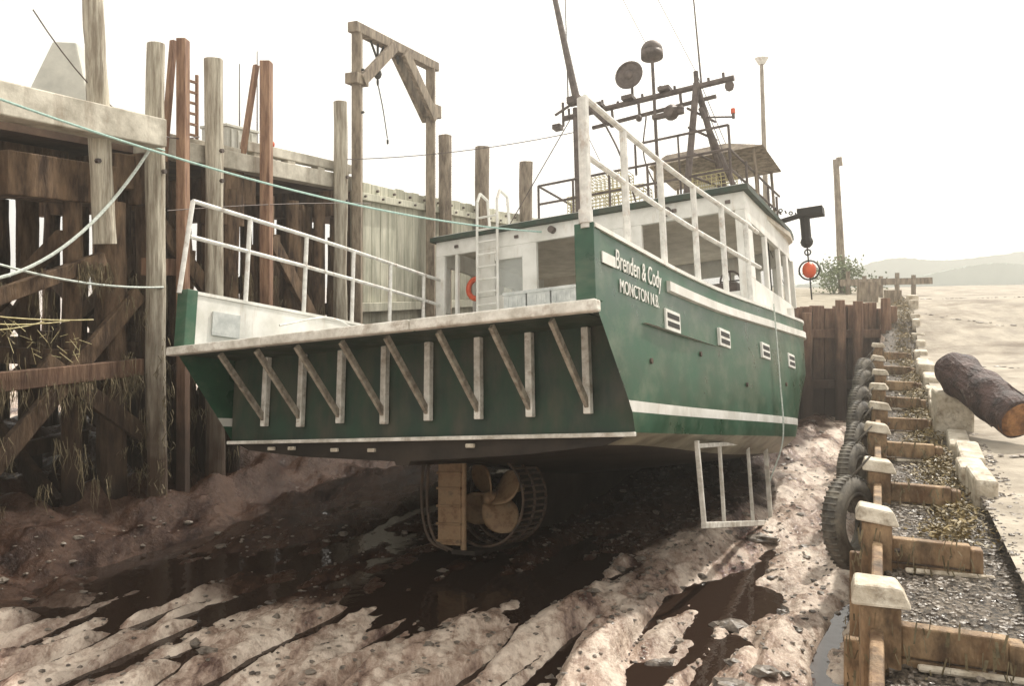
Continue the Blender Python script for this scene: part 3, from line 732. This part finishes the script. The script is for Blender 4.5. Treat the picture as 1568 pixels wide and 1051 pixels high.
a.obj('flybridge_canopy',M['gantry'],boat)
a=B(); a.box((1.3,8.9,3.15),(2.8,9.5,3.9)); a.box((1.5,8.7,3.9),(2.3,9.2,4.05)); a.obj('flybridge_console',M['white'],boat,bevel=.03)
a=B()
def trap(x,y,z,lx,ly,lz):
    n=9
    for i in range(n+1):
        f=i/n
        for yy in (y,y+ly): a.cyl((x+lx*f,yy,z),(x+lx*f,yy,z+lz),.009,n=3)
        a.cyl((x+lx*f,y,z+lz),(x+lx*f,y+ly,z+lz),.009,n=3)
    for i in range(6):
        f=i/5; 
        for yy in (y,y+ly): a.cyl((x,yy,z+lz*f),(x+lx,yy,z+lz*f),.009,n=3)
        for xx in (x,x+lx): a.cyl((xx,y,z+lz*f),(xx,y+ly,z+lz*f),.009,n=3)
for (x,z) in ((-.8,3.15),(.1,3.15),(-.8,3.55),(.1,3.55),(-.3,3.95),(1.0,3.15),(2.0,3.15),(1.9,3.55)): trap(x,7.7,z,.85,.5,.38)
a.obj('wire_traps',M['net'],boat)
a=B(); a.cyl((2.9,7.65,5.0),(2.9,7.65,5.1),.045); a.obj('navigation_light',M['orange'],boat)
a=B(); a.cyl((2.9,7.65,4.9),(2.9,7.65,5.0),.03); a.cyl((2.9,7.65,4.93),(2.3,7.5,5.0),.02); a.obj('light_bracket',M['steel'],boat)
a=B(); Td=9.7
a.cyl((2.9,Td,1.0),(2.9,Td,3.3),.05); a.cyl((2.6,Td-.1,3.1),(3.9,Td,3.35),.055); a.cyl((3.72,Td,3.3),(3.72,Td,2.75),.10); a.box((3.6,Td-.15,3.25),(4.1,Td+.15,3.42)); a.ball((3.72,Td,2.72),.13)
a.torus((3.1,Td,3.05),(0,1,0),.13,.03,16,6)
for i in range(11):
    f=i/10; p=Vector((2.55+1.0*f,Td,4.1-.75*f-.12*math.sin(f*3.14))); a.torus(p,(0,1,.5) if i%2 else (1,0,.3),.035,.013,8,4)
a.obj('pot_hauler_davit',M['black'],boat)
a=B(); a.ball((3.72,Td,2.12),.14,1,1,1.2,n=14,m=10); a.obj('orange_float',M['orange'],boat,smooth=True)
a=B(); a.cyl((3.72,Td,2.7),(3.72,Td,1.5),.015); a.torus((3.72,Td,2.12),(0,1,0),.2,.018,18,5); a.torus((3.72,Td,2.5),(0,1,0),.06,.015,10,4); a.obj('float_rope',M['black'],boat)
# stern gear
TP=3.3; ZP=-2.15; CP=-.04
a=B(); a.box((-.56,2.62,-2.78),(-.16,2.72,-1.52)); 
for z in (-2.74,-2.5,-2.25,-2.0,-1.78,-1.56): a.box((-.575,2.59,z),(-.145,2.75,z+.035))
a.cyl((-.14,2.67,-2.85),(-.14,2.67,-1.4),.045); a.obj('rudder',M['rust'],boat,bevel=.008)
a=B(); a.cyl((CP,TP-.2,ZP),(CP,TP+.15,ZP),.08,.13,n=16); a.cyl((CP,TP,ZP),(CP,TP+2.5,ZP+.3),.05)
for kb in range(4):
    an0=math.pi/2*kb+.45; vs=[];n1,n2=10,8
    for i in range(n1+1):
        f=i/n1; rr=.1+.48*f; wdt=.08+.23*math.sin(math.pi*min(1,f*.62+.18))
        if f>.6: wdt*=math.sqrt(max(0,1-((f-.6)/.41)**2))
        for j in range(n2+1):
            q=(j/n2-.5)*2; al=q*wdt; pitch=.75-.45*f
            an=an0+al*math.cos(pitch)/rr*.9+.15*f
            vs.append((CP+math.cos(an)*rr,TP+al*math.sin(pitch),ZP+math.sin(an)*rr))
    a.add(vs,[(i*(n2+1)+j,i*(n2+1)+j+1,(i+1)*(n2+1)+j+1,(i+1)*(n2+1)+j) for i in range(n1) for j in range(n2)])
pr=a.obj('propeller',M['rust'],boat,smooth=True); so=pr.modifiers.new('s','SOLIDIFY'); so.thickness=.02
a=B()
for t in (TP-.25,TP+.1,TP+.45): a.torus((CP,t,ZP),(0,1,0),.68,.022,36,6)
for i in range(22):
    an=-math.pi*.5+i*math.pi*.95/21
    a.cyl((CP+.68*math.cos(an),TP-.25,ZP+.68*math.sin(an)),(CP+.68*math.cos(an),TP+.45,ZP+.68*math.sin(an)),.02,n=5)
for c_ in (-.70,-.80): a.tube(cat([(c_,2.6,-1.4),(c_-.04,2.6,-2.2),(c_+.1,2.6,-2.7),(c_+.4,2.65,-2.86)]),.022)
a.cyl((CP,TP,-1.55),(CP,TP,-1.3),.1)
a.obj('propeller_cage',M['cage'],boat)
a=B(); a.box((-.3,2.6,-2.9),(.1,6,-2.84)); a.obj('skeg_bar',M['bottom'],boat)
a=B()
for (x,t,z) in ((-1.2,1.0,-1.41),(-2.0,1.0,-1.38),(-.55,1.0,-1.42),(-2.4,1.0,-1.38),(1.0,1.0,-1.38)): a.box((x,t,z-.03),(x+.12,t+.05,z+.02))
a.obj('zinc_anodes',M['cap'],boat,bevel=.01)
a=B(); f0,f1=3.35,7.2
a.beam((3.15,f0,-1.35),(3.15,f0+.12,-2.45),.06,.06,(1,0,0)); a.beam((3.15,f1,-1.2),(3.15,f1,-2.72),.07,.07,(1,0,0))
a.beam((3.15,f0+.1,-2.45),(3.15,f1+.03,-2.72),.08,.08); a.beam((3.15,f0,-1.42),(3.15,f1,-1.35),.06,.06)
for t in (4.4,): a.beam((3.15,t,-1.4),(3.15,t,-2.5),.05,.05,(1,0,0))
a.beam((3.15,6.0,-1.4),(3.15,6.0,-2.6),.05,.05,(1,0,0))
a.beam((3.15,f1,-2.72),(2.2,f1,-2.72),.08,.08); a.beam((3.15,f1,-1.15),(2.3,f1,-1.5),.07,.07)
a.obj('bilge_guard_frame',M['whitew'],boat,bevel=.008)
a=B(); h_=hb(7)+.02
a.tube(cat([(h_+.05,6.8,zg(7)+.1),(h_+.05,6.82,-.3),(h_+.03,6.8,-1.3),(3.3,6.7,-2.0)]),.014,5); a.obj('side_rope',M['rope'],boat)
a=B()
for t in (9.0,11.0): a.tube([(hb(t)-.1,t,zg(t)),(hb(t)-.1,t,zg(t)+.25)],.05)
a.obj('bollards',M['white'],boat)

# ------------------------------------------------------------ mooring lines
def L(p): return mw@Vector(p)
def sag(p,q,d,n=20): 
    p=Vector(p);q=Vector(q); return [p.lerp(q,i/n)-Vector((0,0,d*4*(i/n)*(1-i/n))) for i in range(n+1)]
a=B(); a.tube(sag(D(-4,.3,6.75),L((-.6,7.3,3.0)),.45,26),.018,6); a.tube(sag(D(-4,.3,6.78),D(0,.25,6.3),.02,6),.014,6); a.obj('mooring_rope',M['teal'])
a=B(); a.tube(sag(D(-.25,.25,6.35),D(-4.2,.4,4.2),.9,24),.026,7); a.tube(sag(D(-3.6,.1,4.6),D(0,.22,4.0),.18,16),.018,5); a.obj('slack_rope',M['rope'])
a=B(); a.tube(sag(D(5.1,.2,6.9),L((-.45,7.5,5.3)),.12,16),.009,4); a.tube(sag(D(-2.2,.1,8.0),D(.9,.1,6.7),.6,14),.012,4)
a.tube(sag(D(0.1,.2,5.3),D(6.1,.2,6.0),-.05,10),.008,4); a.obj('slack_cable',M['steel'])
a=B()
for k in range(3):
    a.tube(sag(D(-6+k*.3,.2,4.5),D(-1.3-k*.4,.2,3.5),.25+.1*k,14),.010,4)
for i in range(120):
    f=U(0,1); p=D(-5.5+4*f,.2+U(-.05,.05),4.2-.9*f-.2+U(-.25,.2)); a.tube([p,p+Vector((U(-.2,.2),U(-.1,.1),U(-.25,.1)))],.004,3)
a.obj('fishing_net',M['net'])

# ------------------------------------------------------------ far items
lp=empty('street_lamp'); a=B(); a.cyl((14.5,45,3.7),(14.1,45,16.6),.17,.10,n=10); a.obj('pole',M['gantry'],lp)
a=B(); a.cyl((14.1,45,16.6),(14.1,45,16.95),.18,.38,n=14); a.cyl((14.1,45,16.95),(14.1,45,17.0),.40,.3,n=14); a.obj('lamp_head',M['galv'],lp)
a=B(); a.cyl((15.8,38,3.4),(15.45,38,10.1),.2,.13,n=10,rings=6,jit=.04); a.cyl((15.62,38,9.8),(15.6,38,10.2),.16,.14); a.obj('wooden_pole',M['gantry'])
a=B()
for i in range(5): a.cyl((15.4+i*.75,36.5,3.4),(15.4+i*.75,36.5,4.55+U(-.1,.3)),.11,.1,n=8)
a.beam((15,36.4,4.2),(19.2,36.4,4.3),.1,.3); a.box((13.2,30,3.3),(13.8,30.5,4.2)); a.box((13.3,28,3.3),(13.7,28.5,3.9))
a.obj('guard_fence',M['gantry'])
a=B()
for i in range(9):
    cx=U(14.5,17.4) if i>5 else U(14.5,15.9); cz=U(3.9,5.3) if cx<16 else U(3.9,4.3); cy=37.5+U(-.6,.6)
    for j in range(170):
        d=Vector((random.gauss(0,.3),random.gauss(0,.3),random.gauss(0,.28))); q=Vector((cx,cy,cz))+d
        u=Vector((U(-1,1),U(-1,1),U(-1,1))).normalized()*U(.05,.10); v=u.cross(Vector((U(-1,1),U(-1,1),U(-1,1)))).normalized()*.05
        a.add([q-u,q-v,q+u,q+v],[(0,1,2,3)])
for i in range(14): a.cyl((U(15,16.3),37.5,3.6),(U(14.6,16.2),37.5,U(4.2,5.2)),.03,.01,n=4)
a.obj('green_shrub',M['leaf'])
def ridge(Y,x0,x1,h0,seed,m,nm):
    a=B(); N=1100; top=[]
    for i in range(N+1):
        X=x0+(x1-x0)*i/N; base=ss(x0+90,x0+300,X)*(h0+.3*h0*noise.noise(Vector((X*.006,seed,0))))+2
        top.append((X,base+2.0*noise.noise(Vector((X*.05,1,seed)))+3.0*abs(noise.noise(Vector((X*.33,2,seed))))+1.5*R()))
    vs=[(X,Y,-3) for X,_ in top]+[(X,Y,h_+3) for X,h_ in top]+[(X,Y+200,0) for X,_ in top]
    n=N+1; a.add(vs,[(i,i+1,n+i+1,n+i) for i in range(N)]+[(n+i,n+i+1,2*n+i+1,2*n+i) for i in range(N)]); return a.obj(nm,m)
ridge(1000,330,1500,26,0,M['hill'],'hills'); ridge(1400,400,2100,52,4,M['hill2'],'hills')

# ------------------------------------------------------------ haze volume added to lift the blacks and fade the tones
v=B(); v.box((-90,-12,-2),(110,150,45)); mo=v.obj('haze_volume',[])
mm=bpy.data.materials.new('haze_volume'); mm.use_nodes=True; nt=mm.node_tree; nt.nodes.clear(); ou=nt.nodes.new('ShaderNodeOutputMaterial'); vs_=nt.nodes.new('ShaderNodeVolumeScatter')
vs_.inputs['Color'].default_value=(1,.96,.89,1); vs_.inputs['Density'].default_value=.0035; vs_.inputs['Anisotropy'].default_value=.6
nt.links.new(vs_.outputs[0],ou.inputs['Volume']); mo.data.materials.append(mm)

# ------------------------------------------------------------ light
W=bpy.data.worlds.new('World'); sc.world=W; W.use_nodes=True; nt=W.node_tree; n=nt.nodes; l=nt.links; bg=n['Background']
ts_=Vector((.62,.66,1.05)).normalized(); el=math.asin(ts_.z); az=math.atan2(ts_.x,ts_.y)
sky=n.new('ShaderNodeTexSky'); sky.sky_type='NISHITA'; sky.sun_disc=False; sky.sun_elevation=el; sky.sun_rotation=az; sky.dust_density=4; sky.air_density=1.0; sky.ozone_density=1
hs=n.new('ShaderNodeHueSaturation'); hs.inputs['Saturation'].default_value=.15; hs.inputs['Value'].default_value=1.0
mx=n.new('ShaderNodeMixRGB'); mx.inputs[0].default_value=.6; mx.inputs[2].default_value=(12.4,11.7,10.3,1)
l.new(sky.outputs[0],hs.inputs['Color']); l.new(hs.outputs[0],mx.inputs[1]); l.new(mx.outputs[0],bg.inputs[0]); bg.inputs[1].default_value=.15
sd=bpy.data.lights.new('sun','SUN'); sd.energy=5.0; sd.angle=math.radians(1.5); sd.color=(1,.93,.81)
so=bpy.data.objects.new('sun',sd); sc.collection.objects.link(so); so.rotation_euler=ts_.to_track_quat('Z','Y').to_euler()
sc.view_settings.view_transform='Standard'; sc.view_settings.look='None'; sc.view_settings.exposure=0
cam=bpy.data.cameras.new('camera'); co=bpy.data.objects.new('camera',cam); sc.collection.objects.link(co)
co.location=(0,0,4); co.rotation_euler=(math.radians(90),0,0); cam.lens=28; cam.sensor_width=36; cam.shift_y=-85.5/1568; cam.clip_end=8000; cam.clip_start=.1
sc.camera=co
